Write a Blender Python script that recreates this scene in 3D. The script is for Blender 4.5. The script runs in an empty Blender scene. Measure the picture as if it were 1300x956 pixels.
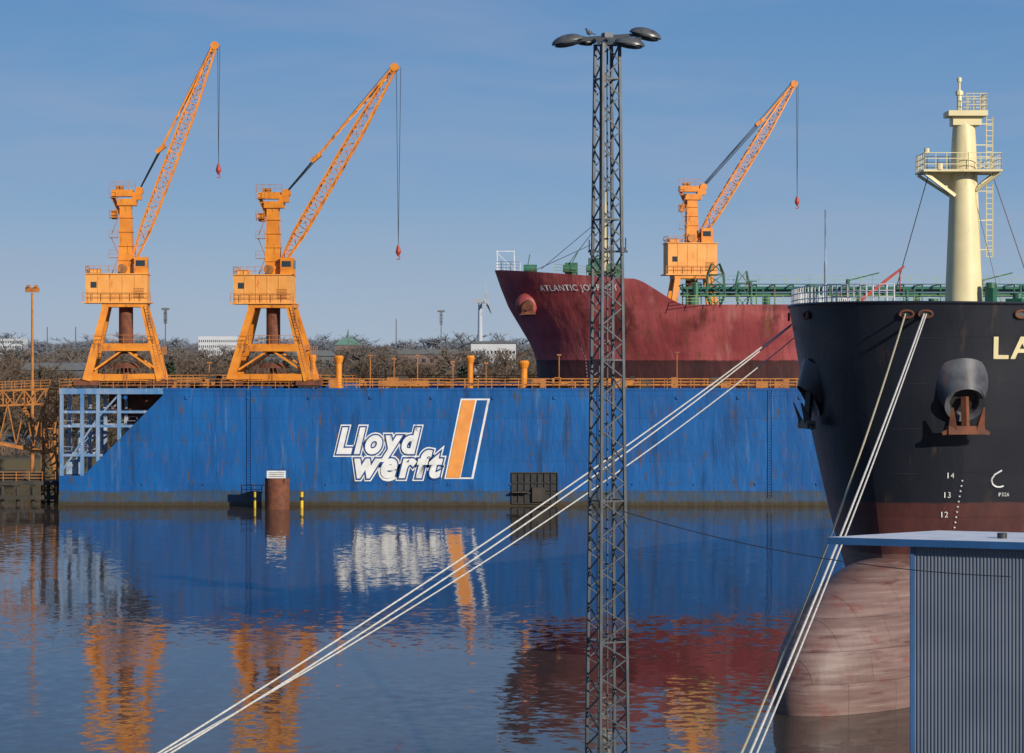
import bpy, math, random
from mathutils import Vector, Matrix
random.seed(7)
S=bpy.context.scene
F=3200.0; CH=18.5; HY=445.0
def PX(px,D): return (px-650)/F*D
def PZ(py,D): return CH-(py-HY)/F*D
# ------------------------------------------------------------------ materials
def mat(name,col,col2=None,rough=.6,scale=1.0,stretch=(1,1,1),rust=0.0,rustcol=(.16,.06,.025),metal=0.0,bump=0.0,rscale=.6,rstretch=(1,1,.25),spec=.5,lo=.35,hi=.65):
    m=bpy.data.materials.new(name); m.use_nodes=True
    nt=m.node_tree; N=nt.nodes; Lk=nt.links
    b=N['Principled BSDF']; b.inputs['Roughness'].default_value=rough; b.inputs['Metallic'].default_value=metal
    b.inputs['Specular IOR Level'].default_value=spec
    if col2 is None: col2=tuple(c*.75 for c in col)
    tc=N.new('ShaderNodeTexCoord'); mp=N.new('ShaderNodeMapping'); mp.inputs['Scale'].default_value=stretch
    Lk.new(tc.outputs['Object'],mp.inputs['Vector'])
    n=N.new('ShaderNodeTexNoise'); n.inputs['Scale'].default_value=scale; n.inputs['Detail'].default_value=6
    Lk.new(mp.outputs['Vector'],n.inputs['Vector'])
    r=N.new('ShaderNodeMapRange'); r.inputs['From Min'].default_value=lo; r.inputs['From Max'].default_value=hi
    Lk.new(n.outputs['Fac'],r.inputs['Value'])
    mx=N.new('ShaderNodeMix'); mx.data_type='RGBA'
    mx.inputs['A'].default_value=(*col,1); mx.inputs['B'].default_value=(*col2,1)
    Lk.new(r.outputs['Result'],mx.inputs['Factor'])
    out=mx.outputs['Result']
    if rust>0:
        out=addspots(m,out,rust,rustcol,rscale,rstretch)
    Lk.new(out,b.inputs['Base Color'])
    if bump>0:
        bp=N.new('ShaderNodeBump'); bp.inputs['Strength'].default_value=1; bp.inputs['Distance'].default_value=bump
        Lk.new(n.outputs['Fac'],bp.inputs['Height']); Lk.new(bp.outputs['Normal'],b.inputs['Normal'])
    return m
def addspots(m,out,rust,rustcol,rscale,rstretch,loc=(0,0,0),mx_=1.0):
    nt=m.node_tree; N=nt.nodes; Lk=nt.links
    tc=N.new('ShaderNodeTexCoord'); mp2=N.new('ShaderNodeMapping'); mp2.inputs['Scale'].default_value=rstretch; mp2.inputs['Location'].default_value=loc
    Lk.new(tc.outputs['Object'],mp2.inputs['Vector'])
    n2=N.new('ShaderNodeTexNoise'); n2.inputs['Scale'].default_value=rscale; n2.inputs['Detail'].default_value=9; n2.inputs['Roughness'].default_value=.65
    Lk.new(mp2.outputs['Vector'],n2.inputs['Vector'])
    r2=N.new('ShaderNodeMapRange'); r2.inputs['From Min'].default_value=.72-rust*.3; r2.inputs['From Max'].default_value=.78-rust*.2; r2.inputs['To Max'].default_value=mx_
    Lk.new(n2.outputs['Fac'],r2.inputs['Value'])
    m2=N.new('ShaderNodeMix'); m2.data_type='RGBA'; m2.inputs['B'].default_value=(*rustcol,1)
    Lk.new(out,m2.inputs['A']); Lk.new(r2.outputs['Result'],m2.inputs['Factor']); return m2.outputs['Result']
def more(m,*a,**k):
    b=m.node_tree.nodes['Principled BSDF']; src=b.inputs['Base Color'].links[0].from_socket
    m.node_tree.links.new(addspots(m,src,*a,**k),b.inputs['Base Color'])
def plates(m,wd,ht,seam=.012,dent=.03,dscale=.35,tint=.85,mortar=.012):
    """welded shell plating: seams + slight buckling between frames"""
    nt=m.node_tree; N=nt.nodes; Lk=nt.links; b=N['Principled BSDF']
    tc=N.new('ShaderNodeTexCoord'); sp=N.new('ShaderNodeSeparateXYZ'); Lk.new(tc.outputs['Object'],sp.inputs[0])
    cx=N.new('ShaderNodeCombineXYZ'); Lk.new(sp.outputs['X'],cx.inputs['X']); Lk.new(sp.outputs['Z'],cx.inputs['Y'])
    br=N.new('ShaderNodeTexBrick'); br.inputs['Scale'].default_value=1; br.inputs['Brick Width'].default_value=wd; br.inputs['Row Height'].default_value=ht
    br.inputs['Mortar Size'].default_value=mortar; br.inputs['Mortar Smooth'].default_value=.3; br.inputs['Color1'].default_value=(1,1,1,1); br.inputs['Color2'].default_value=(.88,.88,.88,1); br.inputs['Mortar'].default_value=(tint*.8,tint*.8,tint*.8,1)
    Lk.new(cx.outputs[0],br.inputs['Vector'])
    src=b.inputs['Base Color'].links[0].from_socket
    mu=N.new('ShaderNodeMix'); mu.data_type='RGBA'; mu.blend_type='MULTIPLY'; mu.inputs['Factor'].default_value=1
    Lk.new(src,mu.inputs['A']); Lk.new(br.outputs['Color'],mu.inputs['B']); Lk.new(mu.outputs['Result'],b.inputs['Base Color'])
    mp=N.new('ShaderNodeMapping'); mp.inputs['Scale'].default_value=(1.6,1.6,.5); Lk.new(tc.outputs['Object'],mp.inputs['Vector'])
    n=N.new('ShaderNodeTexNoise'); n.inputs['Scale'].default_value=dscale; n.inputs['Detail'].default_value=3; Lk.new(mp.outputs['Vector'],n.inputs['Vector'])
    b1=N.new('ShaderNodeBump'); b1.inputs['Distance'].default_value=dent*8; b1.inputs['Strength'].default_value=1; Lk.new(n.outputs['Fac'],b1.inputs['Height'])
    b2=N.new('ShaderNodeBump'); b2.inputs['Distance'].default_value=seam; b2.invert=True; Lk.new(br.outputs['Fac'],b2.inputs['Height']); Lk.new(b1.outputs['Normal'],b2.inputs['Normal']); Lk.new(b2.outputs['Normal'],b.inputs['Normal'])
def zband(m,bands,soft=.15,wob=.3):
    nt=m.node_tree; N=nt.nodes; Lk=nt.links; b=N['Principled BSDF']
    src=b.inputs['Base Color'].links[0].from_socket
    tc=N.new('ShaderNodeTexCoord'); sp=N.new('ShaderNodeSeparateXYZ'); Lk.new(tc.outputs['Object'],sp.inputs[0])
    nz=N.new('ShaderNodeTexNoise'); nz.inputs['Scale'].default_value=1.2; nz.inputs['Detail'].default_value=6
    mpp=N.new('ShaderNodeMapping'); mpp.inputs['Scale'].default_value=(1,1,.3); Lk.new(tc.outputs['Object'],mpp.inputs['Vector']); Lk.new(mpp.outputs['Vector'],nz.inputs['Vector'])
    ma=N.new('ShaderNodeMath'); ma.operation='MULTIPLY_ADD'; ma.inputs[1].default_value=wob*2; Lk.new(nz.outputs['Fac'],ma.inputs[0]); Lk.new(sp.outputs['Z'],ma.inputs[2])
    for zt,c1,c2,sc,st in bands:
        r=N.new('ShaderNodeMapRange'); r.inputs['From Min'].default_value=zt+wob+soft; r.inputs['From Max'].default_value=zt+wob-soft
        Lk.new(ma.outputs[0],r.inputs['Value'])
        mp=N.new('ShaderNodeMapping'); mp.inputs['Scale'].default_value=st; Lk.new(tc.outputs['Object'],mp.inputs['Vector'])
        n=N.new('ShaderNodeTexNoise'); n.inputs['Scale'].default_value=sc; n.inputs['Detail'].default_value=9; n.inputs['Roughness'].default_value=.7; Lk.new(mp.outputs['Vector'],n.inputs['Vector'])
        rr=N.new('ShaderNodeMapRange'); rr.inputs['From Min'].default_value=.36; rr.inputs['From Max'].default_value=.64; Lk.new(n.outputs['Fac'],rr.inputs['Value'])
        cm=N.new('ShaderNodeMix'); cm.data_type='RGBA'; cm.inputs['A'].default_value=(*c1,1); cm.inputs['B'].default_value=(*c2,1); Lk.new(rr.outputs['Result'],cm.inputs['Factor'])
        mx=N.new('ShaderNodeMix'); mx.data_type='RGBA'; Lk.new(r.outputs['Result'],mx.inputs['Factor']); Lk.new(src,mx.inputs['A']); Lk.new(cm.outputs['Result'],mx.inputs['B'])
        src=mx.outputs['Result']
    Lk.new(src,b.inputs['Base Color'])
M={}
M['dock']=mat('dock_blue',(.004,.105,.34),(.004,.08,.275),.42,.25,(1,1,.5),rust=.55,rustcol=(.006,.055,.17),rscale=.5,rstretch=(1,1,.12))
more(M['dock'],.46,(.07,.06,.05),1.3,(1,1,.3),(5,3,1))
more(M['dock'],.43,(.12,.06,.03),2.2,(1,1,.12),(25,3,1),.8)
more(M['dock'],.40,(.1,.2,.36),.9,(1,1,.1),(15,3,1),.5)
zband(M['dock'],[(1.8,(.012,.08,.2),(.07,.06,.04),1.2,(1,1,.4)),(.5,(.045,.045,.02),(.06,.035,.02),2,(1,1,1))],.15,.5)
plates(M['dock'],8.6,2.6,.01,.012,.5,.9,.02)
M['orange']=mat('crane_orange',(.76,.27,.02),(.60,.19,.015),.45,.8,rust=.5,rustcol=(.22,.07,.02),rscale=1.2)
M['orange_l']=mat('house_orange',(.78,.36,.09),(.72,.29,.055),.5,.6,rust=.45,rustcol=(.35,.13,.03),rscale=1.0)
M['orange_d']=mat('rail_orange',(.5,.19,.03),(.33,.12,.03),.6,1.0,rust=.5,rustcol=(.15,.07,.03))
M['dark']=mat('dark_steel',(.035,.035,.038),(.02,.02,.02),.5,2)
M['glass']=mat('window_glass',(.02,.03,.04),(.03,.04,.05),.1,1)
M['white']=mat('white_paint',(.75,.75,.74),(.6,.6,.58),.5,1.5)
M['frame']=mat('frame_paint',(.36,.42,.48),(.2,.27,.36),.6,1.2,rust=.5,rustcol=(.14,.09,.06))
M['blueframe']=mat('frame_blue',(.06,.19,.40),(.22,.30,.42),.5,.6,(1,1,.3),rust=.5,rustcol=(.42,.44,.46),rscale=1.2)
M['logo_w']=mat('logo_white',(.78,.78,.76),(.66,.66,.64),.5,.8,rust=.38,rustcol=(.25,.28,.33),rscale=1.5)
M['logo_b']=mat('logo_blue',(.006,.06,.24),(.006,.05,.19),.5,.8)
M['logo_o']=mat('logo_orange',(.8,.32,.07),(.7,.26,.06),.5,.8,rust=.33,rustcol=(.4,.2,.1))
M['red']=mat('hull_red',(.45,.10,.095),(.30,.05,.052),.55,.16,(1,1,1.3),rust=.62,rustcol=(.16,.033,.028),rscale=.22,rstretch=(1,1,.6),lo=.4,hi=.6)  # large dark noise patches: rust plus hull shadow painted into the red
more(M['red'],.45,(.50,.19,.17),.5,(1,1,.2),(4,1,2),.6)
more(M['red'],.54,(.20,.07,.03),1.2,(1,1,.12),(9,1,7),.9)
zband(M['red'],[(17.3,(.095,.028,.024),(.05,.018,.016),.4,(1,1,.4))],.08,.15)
plates(M['red'],9,2.6,.01,.02,.4)
M['black']=mat('hull_black',(.009,.011,.018),(.015,.017,.025),.38,.3,rust=.42,rustcol=(.05,.035,.028),rscale=.9,rstretch=(1,1,.2))
zband(M['black'],[(10.4,(.10,.034,.030),(.06,.022,.022),1.6,(1,1,.3)),(7.6,(.20,.12,.10),(.11,.05,.04),2.4,(.15,.15,3))],.05,.06)
plates(M['black'],7,2.4,.008,.006,.5,.9)
M['bulb']=mat('bulb_worn',(.22,.145,.125),(.13,.07,.06),.55,1.3,(.2,.2,2.6),rust=.52,rustcol=(.09,.03,.026),rscale=1.2,rstretch=(.2,.2,1.6))
more(M['bulb'],.36,(.33,.28,.25),2.0,(.10,.10,4),(4,1,2),.6)
more(M['bulb'],.48,(.17,.04,.03),.8,(.6,.6,.9),(14,1,2),.8)
plates(M['bulb'],3.2,1.6,.01,.008,.6,.8,.02)
M['cream']=mat('cream_paint',(.74,.64,.36),(.66,.56,.31),.45,.8,rust=.34,rustcol=(.4,.26,.12),rscale=1)
M['green']=mat('deck_green',(.03,.15,.085),(.02,.10,.055),.5,.6,rust=.45,rustcol=(.18,.1,.05))
M['yel']=mat('rail_yellow_green',(.35,.4,.12),(.15,.28,.12),.5,.6)
M['rusty']=mat('rusty_steel',(.19,.06,.025),(.10,.035,.02),.8,1.5,bump=.02)
M['bolst']=mat('bolster_paint',(.10,.105,.115),(.05,.05,.058),.4,1.2,rust=.55,rustcol=(.13,.07,.05),rscale=1.5)
M['yellow']=mat('yellow_paint',(.75,.5,.03),(.6,.38,.02),.5,2)
M['hookred']=mat('hook_red',(.45,.05,.03),(.3,.035,.02),.5,2)
M['rope']=mat('rope_white',(.62,.6,.55),(.45,.43,.38),.8,6)
M['rope_y']=mat('rope_tan',(.45,.4,.26),(.35,.3,.2),.8,6)
M['wire']=mat('wire_dark',(.05,.05,.055),(.03,.03,.03),.5,3)
M['galv']=mat('galvanised',(.075,.083,.092),(.045,.05,.055),.45,3,metal=.3,rust=.38,rustcol=(.06,.04,.03),rscale=3)
M['lampgrey']=mat('lamp_cap',(.09,.095,.10),(.05,.052,.055),.35,5)
M['shedwall']=mat('shed_wall',(.16,.185,.23),(.13,.155,.2),.45,.7,rust=.36,rustcol=(.1,.12,.15),rscale=1,rstretch=(1,1,.2))
M['shedtrim']=mat('shed_trim',(.02,.085,.22),(.015,.065,.17),.4,1)
M['roofw']=mat('roof_sheet',(.74,.75,.77),(.6,.62,.65),.5,1.5)
M['asph']=mat('asphalt',(.05,.05,.05),(.035,.035,.035),.9,.5,bump=.01)
M['conc']=mat('concrete',(.3,.29,.27),(.2,.19,.17),.85,.5,bump=.02)
M['land']=mat('land_winter',(.085,.07,.04),(.055,.06,.03),.95,.02,rust=.3,rustcol=(.12,.1,.07),rscale=.01,rstretch=(1,1,1))
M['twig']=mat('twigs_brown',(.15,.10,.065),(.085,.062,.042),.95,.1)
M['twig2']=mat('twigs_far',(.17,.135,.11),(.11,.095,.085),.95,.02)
M['twig3']=mat('twigs_haze',(.19,.20,.225),(.15,.165,.19),.95,.01)  # distance haze mixed into the twig colour
M['ever']=mat('evergreen',(.035,.05,.028),(.05,.06,.035),.9,.3)
M['bldw']=mat('far_white',(.55,.56,.58),(.45,.46,.48),.8,.05)
M['turb']=mat('turbine_grey',(.42,.45,.5),(.38,.41,.46),.6,.05)
M['bldb']=mat('far_brick',(.2,.13,.11),(.15,.11,.1),.9,.1)
M['bldg']=mat('far_roof',(.13,.14,.15),(.1,.1,.11),.9,.1)
M['copper']=mat('far_copper',(.12,.24,.2),(.1,.2,.17),.8,.1)
M['timber']=mat('timber_dark',(.06,.05,.04),(.035,.03,.025),.9,.8)
M['feather']=mat('feathers',(.12,.12,.13),(.06,.06,.07),.8,20)
# ------------------------------------------------------------------ mesh builder
class MB:
    def __init__(s): s.v=[]; s.f=[]
    def box(s,x0,x1,y0,y1,z0,z1):
        n=len(s.v); s.v+=[(x0,y0,z0),(x1,y0,z0),(x1,y1,z0),(x0,y1,z0),(x0,y0,z1),(x1,y0,z1),(x1,y1,z1),(x0,y1,z1)]
        s.f+=[tuple(n+i for i in q) for q in ((0,3,2,1),(4,5,6,7),(0,1,5,4),(1,2,6,5),(2,3,7,6),(3,0,4,7))]; return s
    def frame(s,a,b):
        a=Vector(a); b=Vector(b); d=(b-a).normalized()
        up=Vector((0,0,1)) if abs(d.z)<.95 else Vector((0,1,0))
        u=d.cross(up).normalized(); w=u.cross(d).normalized(); return a,b,u,w
    def beam(s,a,b,w,h=None,w2=None):
        h=h or w; k=(w2/w) if w2 else 1
        a,b,u,q=s.frame(a,b); n=len(s.v)
        for p,m in ((a,1),(b,k)):
            for i,j in ((-1,-1),(1,-1),(1,1),(-1,1)): s.v.append(tuple(p+u*(i*w/2*m)+q*(j*h/2*m)))
        s.f+=[tuple(n+i for i in f) for f in ((0,1,2,3),(7,6,5,4),(0,4,5,1),(1,5,6,2),(2,6,7,3),(3,7,4,0))]; return s
    def cyl(s,a,b,r,r2=None,n=12,cap=True):
        r2=r if r2 is None else r2
        a,b,u,q=s.frame(a,b); k=len(s.v)
        for p,rr in ((a,r),(b,r2)):
            for i in range(n):
                t=2*math.pi*i/n; s.v.append(tuple(p+u*(math.cos(t)*rr)+q*(math.sin(t)*rr)))
        for i in range(n):
            j=(i+1)%n; s.f.append((k+i,k+n+i,k+n+j,k+j))
        if cap: s.f.append(tuple(k+i for i in range(n))); s.f.append(tuple(k+n+i for i in reversed(range(n))))
        return s
    def tube(s,pts,r,n=6):
        for a,b in zip(pts[:-1],pts[1:]): s.cyl(a,b,r,n=n,cap=False)
        return s
    def prism(s,poly,y0,y1):
        k=len(s.v); n=len(poly)
        s.v+=[(x,y0,z) for x,z in poly]+[(x,y1,z) for x,z in poly]
        s.f.append(tuple(range(k,k+n))); s.f.append(tuple(k+n+i for i in reversed(range(n))))
        for i in range(n):
            j=(i+1)%n; s.f.append((k+i,k+n+i,k+n+j,k+j))
        return s
    def sph(s,c,rx,ry,rz,nu=16,nv=10,v0=0,v1=math.pi):
        k=len(s.v)
        for j in range(nv+1):
            t=v0+(v1-v0)*j/nv
            for i in range(nu):
                p=2*math.pi*i/nu; s.v.append((c[0]+rx*math.sin(t)*math.cos(p),c[1]+ry*math.sin(t)*math.sin(p),c[2]+rz*math.cos(t)))
        for j in range(nv):
            for i in range(nu):
                i2=(i+1)%nu; s.f.append((k+j*nu+i,k+(j+1)*nu+i,k+(j+1)*nu+i2,k+j*nu+i2))
        return s
    def lattice(s,a,b,w0,wm,w1,n,chord,brace,tap=.15):
        a,b,u,q=s.frame(a,b); st=[]
        for i in range(n+1):
            t=i/n
            if t<tap: w=w0+(wm-w0)*t/tap
            elif t>1-tap*2: w=w1+(wm-w1)*(1-t)/(tap*2)
            else: w=wm
            c=a.lerp(b,t); st.append([c+u*(i1*w/2)+q*(j1*w/2) for i1,j1 in ((-1,-1),(1,-1),(1,1),(-1,1))])
        for i in range(n):
            for k in range(4):
                s.beam(st[i][k],st[i+1][k],chord)
                k2=(k+1)%4
                if i%2: s.beam(st[i][k],st[i+1][k2],brace)
                else: s.beam(st[i][k2],st[i+1][k],brace)
                s.beam(st[i][k],st[i][k2],brace)
        return s
    def rail(s,pts,h=1.1,step=1.5,r=.035,bars=3):
        for a,b in zip(pts[:-1],pts[1:]):
            a=Vector(a); b=Vector(b); n=max(1,round((b-a).length/step))
            for i in range(n+1):
                p=a.lerp(b,i/n); s.beam(p,p+Vector((0,0,h)),r*2)
            for k in range(bars):
                z=Vector((0,0,h*(k+1)/bars)); s.beam(a+z,b+z,r*1.7)
        return s
    def obj(s,name,m,parent=None,smooth=False,loc=None):
        me=bpy.data.meshes.new(name); me.from_pydata([tuple(v) for v in s.v],[],s.f); me.validate(); me.update()
        me.materials.append(M[m])
        if smooth:
            for p in me.polygons: p.use_smooth=True
        o=bpy.data.objects.new(name,me); S.collection.objects.link(o)
        if parent: o.parent=parent
        if loc: o.location=loc
        if smooth:
            try:
                me.set_sharp_from_angle(angle=math.radians(40))
            except Exception: pass
        return o
def empty(name,loc=(0,0,0),rotz=0):
    e=bpy.data.objects.new(name,None); e.location=loc; e.rotation_euler=(0,0,rotz); S.collection.objects.link(e); e.empty_display_size=.5; return e
# ------------------------------------------------------------------ text
def text_mesh(body,offset=0,shear=0,spacing=1.0):
    c=bpy.data.curves.new('t','FONT'); c.body=body; c.offset=offset; c.shear=shear; c.space_character=spacing; c.resolution_u=4
    o=bpy.data.objects.new('t',c); S.collection.objects.link(o)
    bpy.context.view_layer.update()
    me=bpy.data.meshes.new_from_object(o.evaluated_get(bpy.context.evaluated_depsgraph_get()))
    bpy.data.objects.remove(o); return me
def bounds(me):
    xs=[v.co.x for v in me.vertices]; ys=[v.co.y for v in me.vertices]; return min(xs),max(xs),min(ys),max(ys)
def flat_text(name,me,bb,x0,x1,z0,z1,y,m,parent):
    for v in me.vertices:
        X=x0+(v.co.x-bb[0])/(bb[1]-bb[0])*(x1-x0); Z=z0+(v.co.y-bb[2])/(bb[3]-bb[2])*(z1-z0)
        v.co=(X,y,Z)
    me.materials.clear(); me.materials.append(M[m]); o=bpy.data.objects.new(name,me); S.collection.objects.link(o); o.parent=parent; return o

# ------------------------------------------------------------------ world, sun, camera
EL=math.radians(21); AZ=math.radians(140)
w=bpy.data.worlds.new("World"); S.world=w; w.use_nodes=True
nt=w.node_tree; N=nt.nodes; Lk=nt.links; bg=N['Background']
sky=N.new('ShaderNodeTexSky'); sky.sky_type='NISHITA'; sky.sun_disc=False; sky.sun_elevation=EL; sky.sun_rotation=AZ
sky.air_density=1.0; sky.dust_density=.3; sky.ozone_density=3
tc=N.new('ShaderNodeTexCoord')
sp=N.new('ShaderNodeSeparateXYZ'); Lk.new(tc.outputs['Generated'],sp.inputs[0])
rp_=N.new('ShaderNodeValToRGB'); Lk.new(sp.outputs['Z'],rp_.inputs['Fac'])
K=1/.09
cr=rp_.color_ramp; cr.elements[0].position=0.0; cr.elements[0].color=(.36,.46,.60,1); cr.elements[1].position=1; cr.elements[1].color=(.05,.12,.30,1)
for p_,c_ in ((.03,(.28,.40,.58,1)),(.07,(.175,.325,.56,1)),(.14,(.10,.25,.51,1)),(.35,(.07,.17,.40,1))):
    e_=cr.elements.new(p_); e_.color=c_
sc_=N.new('ShaderNodeVectorMath'); sc_.operation='SCALE'; sc_.inputs['Scale'].default_value=K; Lk.new(rp_.outputs['Color'],sc_.inputs[0])
m0=N.new('ShaderNodeMix'); m0.data_type='RGBA'; m0.inputs['Factor'].default_value=.88; Lk.new(sky.outputs['Color'],m0.inputs['A']); Lk.new(sc_.outputs[0],m0.inputs['B'])
mp=N.new('ShaderNodeMapping'); mp.inputs['Scale'].default_value=(1,1,5)
Lk.new(tc.outputs['Generated'],mp.inputs['Vector'])
nz=N.new('ShaderNodeTexNoise'); nz.inputs['Scale'].default_value=6; nz.inputs['Detail'].default_value=7; nz.inputs['Roughness'].default_value=.52; nz.inputs['Distortion'].default_value=.4; Lk.new(mp.outputs['Vector'],nz.inputs['Vector'])
mr=N.new('ShaderNodeMapRange'); mr.inputs['From Min'].default_value=.44; mr.inputs['From Max'].default_value=.75; mr.inputs['To Max'].default_value=.4
Lk.new(nz.outputs['Fac'],mr.inputs['Value'])
mx=N.new('ShaderNodeMix'); mx.data_type='RGBA'; mx.inputs['B'].default_value=(.36*K,.40*K,.53*K,1)
Lk.new(mr.outputs['Result'],mx.inputs['Factor']); Lk.new(m0.outputs['Result'],mx.inputs['A'])
Lk.new(mx.outputs['Result'],bg.inputs['Color']); bg.inputs['Strength'].default_value=.09
sl=bpy.data.lights.new('sun','SUN'); sl.energy=4.8; sl.angle=math.radians(.5); sl.color=(1,.92,.79)
so=bpy.data.objects.new('sun',sl); S.collection.objects.link(so)
sd=Vector((math.sin(AZ)*math.cos(EL),math.cos(AZ)*math.cos(EL),math.sin(EL)))
so.rotation_euler=sd.to_track_quat('Z','Y').to_euler(); so.location=(60,-60,80)
S.view_settings.view_transform='Standard'; S.view_settings.look='None'; S.view_settings.exposure=0
cd=bpy.data.cameras.new('camera'); cam=bpy.data.objects.new('camera',cd); S.collection.objects.link(cam); S.camera=cam
cam.location=(0,0,CH); cam.rotation_euler=(math.pi/2,0,0); cd.sensor_width=36; cd.lens=F/1300*36; cd.shift_y=-(478-HY)/1300; cd.clip_end=30000; cd.clip_start=.5

# ------------------------------------------------------------------ water / ground
mw=bpy.data.materials.new('water'); mw.use_nodes=True; nt=mw.node_tree; N=nt.nodes; Lk=nt.links; b=N['Principled BSDF']
b.inputs['Base Color'].default_value=(.055,.042,.033,1); b.inputs['Roughness'].default_value=.045; b.inputs['IOR'].default_value=1.24
geo=N.new('ShaderNodeNewGeometry')
def nvec(scale,k,det,st):
    mp=N.new('ShaderNodeMapping'); mp.inputs['Scale'].default_value=st; Lk.new(geo.outputs['Position'],mp.inputs['Vector'])
    n=N.new('ShaderNodeTexNoise'); n.inputs['Scale'].default_value=scale; n.inputs['Detail'].default_value=det; Lk.new(mp.outputs['Vector'],n.inputs['Vector'])
    s=N.new('ShaderNodeVectorMath'); s.operation='SUBTRACT'; s.inputs[1].default_value=(.5,.5,.5); Lk.new(n.outputs['Color'],s.inputs[0])
    m=N.new('ShaderNodeVectorMath'); m.operation='MULTIPLY'; m.inputs[1].default_value=(k,k,0); Lk.new(s.outputs[0],m.inputs[0]); return m.outputs[0]
v1=nvec(1.3,.060,4,(1,1,1)); v2=nvec(.16,.020,2,(.6,1,1))
npz=N.new('ShaderNodeTexNoise'); npz.inputs['Scale'].default_value=.018; npz.inputs['Detail'].default_value=3; mpz=N.new('ShaderNodeMapping'); mpz.inputs['Scale'].default_value=(.5,1.6,1)
Lk.new(geo.outputs['Position'],mpz.inputs['Vector']); Lk.new(mpz.outputs['Vector'],npz.inputs['Vector'])
rz=N.new('ShaderNodeMapRange'); rz.inputs['From Min'].default_value=.35; rz.inputs['From Max'].default_value=.65; rz.inputs['To Min'].default_value=.5; rz.inputs['To Max'].default_value=1.7; Lk.new(npz.outputs['Fac'],rz.inputs['Value'])
sc=N.new('ShaderNodeVectorMath'); sc.operation='SCALE'; Lk.new(v1,sc.inputs[0]); Lk.new(rz.outputs['Result'],sc.inputs['Scale'])
a1=N.new('ShaderNodeVectorMath'); Lk.new(sc.outputs[0],a1.inputs[0]); Lk.new(v2,a1.inputs[1])
a2=N.new('ShaderNodeVectorMath'); a2.inputs[1].default_value=(0,0,1); Lk.new(a1.outputs[0],a2.inputs[0])
nn=N.new('ShaderNodeVectorMath'); nn.operation='NORMALIZE'; Lk.new(a2.outputs[0],nn.inputs[0]); Lk.new(nn.outputs[0],b.inputs['Normal'])
M['water']=mw
MB().box(-900,900,60,420,-3,0).obj('water','water')
g=MB(); g.v=[(-5000,358,3),(5000,358,3),(9000,9000,3),(-9000,9000,3),(-5000,358,-3),(5000,358,-3)]; g.f=[(0,1,2,3),(4,5,1,0)]; g.obj('ground','land')
MB().box(-300,300,-150,82,-3,4).obj('quay','conc')
MB().box(-300,300,-150,80.5,4.001,4.006).obj('quay_paving','asph')

# ------------------------------------------------------------------ floating dock
dk=empty('floating_dock',(0,300,0))
XL=PX(75,300); XR=78
wp=[(XL,-1),(XR,-1),(XR,14),(PX(207,300),14),(PX(207,300),13.2),(PX(106,300),3.6),(XL,3.6)]
MB().prism(wp,0,6).obj('near_wing_wall','dock',dk)
MB().prism(wp,44,50).obj('far_wing_wall','dock',dk)
MB().box(XL+.5,XR-.5,6.01,43.99,-1,2.5).obj('pontoon_deck','dock',dk)
def endframe(y,nm,m):
    fr=MB()
    fr.beam((XL,y,13.65),(PX(207,300),y,13.65),.5,.68)
    for p in (78,104,124,151): 
        x=PX(p,300); zb=3.6 if p<106 else 3.6+(p-106)/101*9.6
        fr.beam((x,y,zb),(x,y,13.3),.42)
    for q,pe in ((523,190),(541,172),(578,130)):
        z=PZ(q,300); fr.beam((XL,y,z),(PX(pe,300),y,z),.3)
    fr.beam((XL,y,3.7),(PX(124,300),y,10.5),.2)
    fr.beam((PX(124,300),y,10.5),(PX(151,300),y,13.3),.2)
    for k in range(3): fr.beam((XL+.6+k*1.2,y+1.2,4+k*2.6),(XL+3.2+k*1.2,y+1.2,6.6+k*2.6),.16)
    fr.obj(nm,m,dk)
endframe(.25,'end_frame_outer','blueframe'); endframe(5.7,'end_frame_inner','frame')
fr=MB()
for p in (78,104,124,151):
    for z in (6,9.5,13.4): fr.beam((PX(p,300),.25,z),(PX(p,300),5.7,z),.2)
fr.cyl((XL+2,3,3.6),(XL+2,3,9),.35,n=10); fr.cyl((XL+4.5,3.4,6.6),(XL+4.5,3.4,11.5),.25,n=10); fr.box(XL+.6,XL+2.2,1.5,4,3.7,5.4)
fr.rail([(XL+.2,1.3,9.6),(PX(172,300),1.3,9.6)],1,1.2,.03,2); fr.rail([(XL+.2,1.3,6),(PX(124,300),1.3,6)],1,1.2,.03,2)
fr.obj('frame_ties','frame',dk)
pk=MB(); pk.prism([(XL+9,8.7),(PX(207,300),13.9),(XL+5.0,13.9),(XL+5.0,11.4)],5.9,6.1); pk.obj('cutaway_backplate','rusty',dk)
st=MB()
for i,x in enumerate([-38,-29,-20.3,-2.2,6.5,15.2,24,32.8,41.5]):
    st.box(x,x+.06,-.02,0,1.2,13.7)
st.box(PX(207,300),XR,-.06,0,13.72,13.98)
st.box(PX(210,300),XR,-.03,0,1.7,1.78)
for x in (-31.5,10.2,30.5):
    for dx in (0,.45): st.beam((x+dx,-.12,1),(x+dx,-.12,13.9),.05)
    for k in range(40): st.beam((x,-.12,1+k*.32),(x+.45,-.12,1+k*.32),.035)
for i in range(14):
    x=-46+i*7.3; st.cyl((x,-.15,12.9),(x,0,12.9),.22,n=10); st.cyl((x+2,-.12,2.6),(x+2,0,2.6),.15,n=8)
st.obj('weld_seams_and_ladders','dock',dk)
op=MB(); x0,x1=PX(650,300),PX(708,300); z0,z1=.3,PZ(600,300)
op.box(x0,x1,-.03,-.01,z0,z1); op.obj('opening_dark_plate','dark',dk)  # flat dark plate on the wall, its colour standing in for recess shade
gr=MB()
for i in range(8): x=x0+(x1-x0)*i/7; gr.box(x-.05,x+.05,-.2,-.1,z0,z1)
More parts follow.
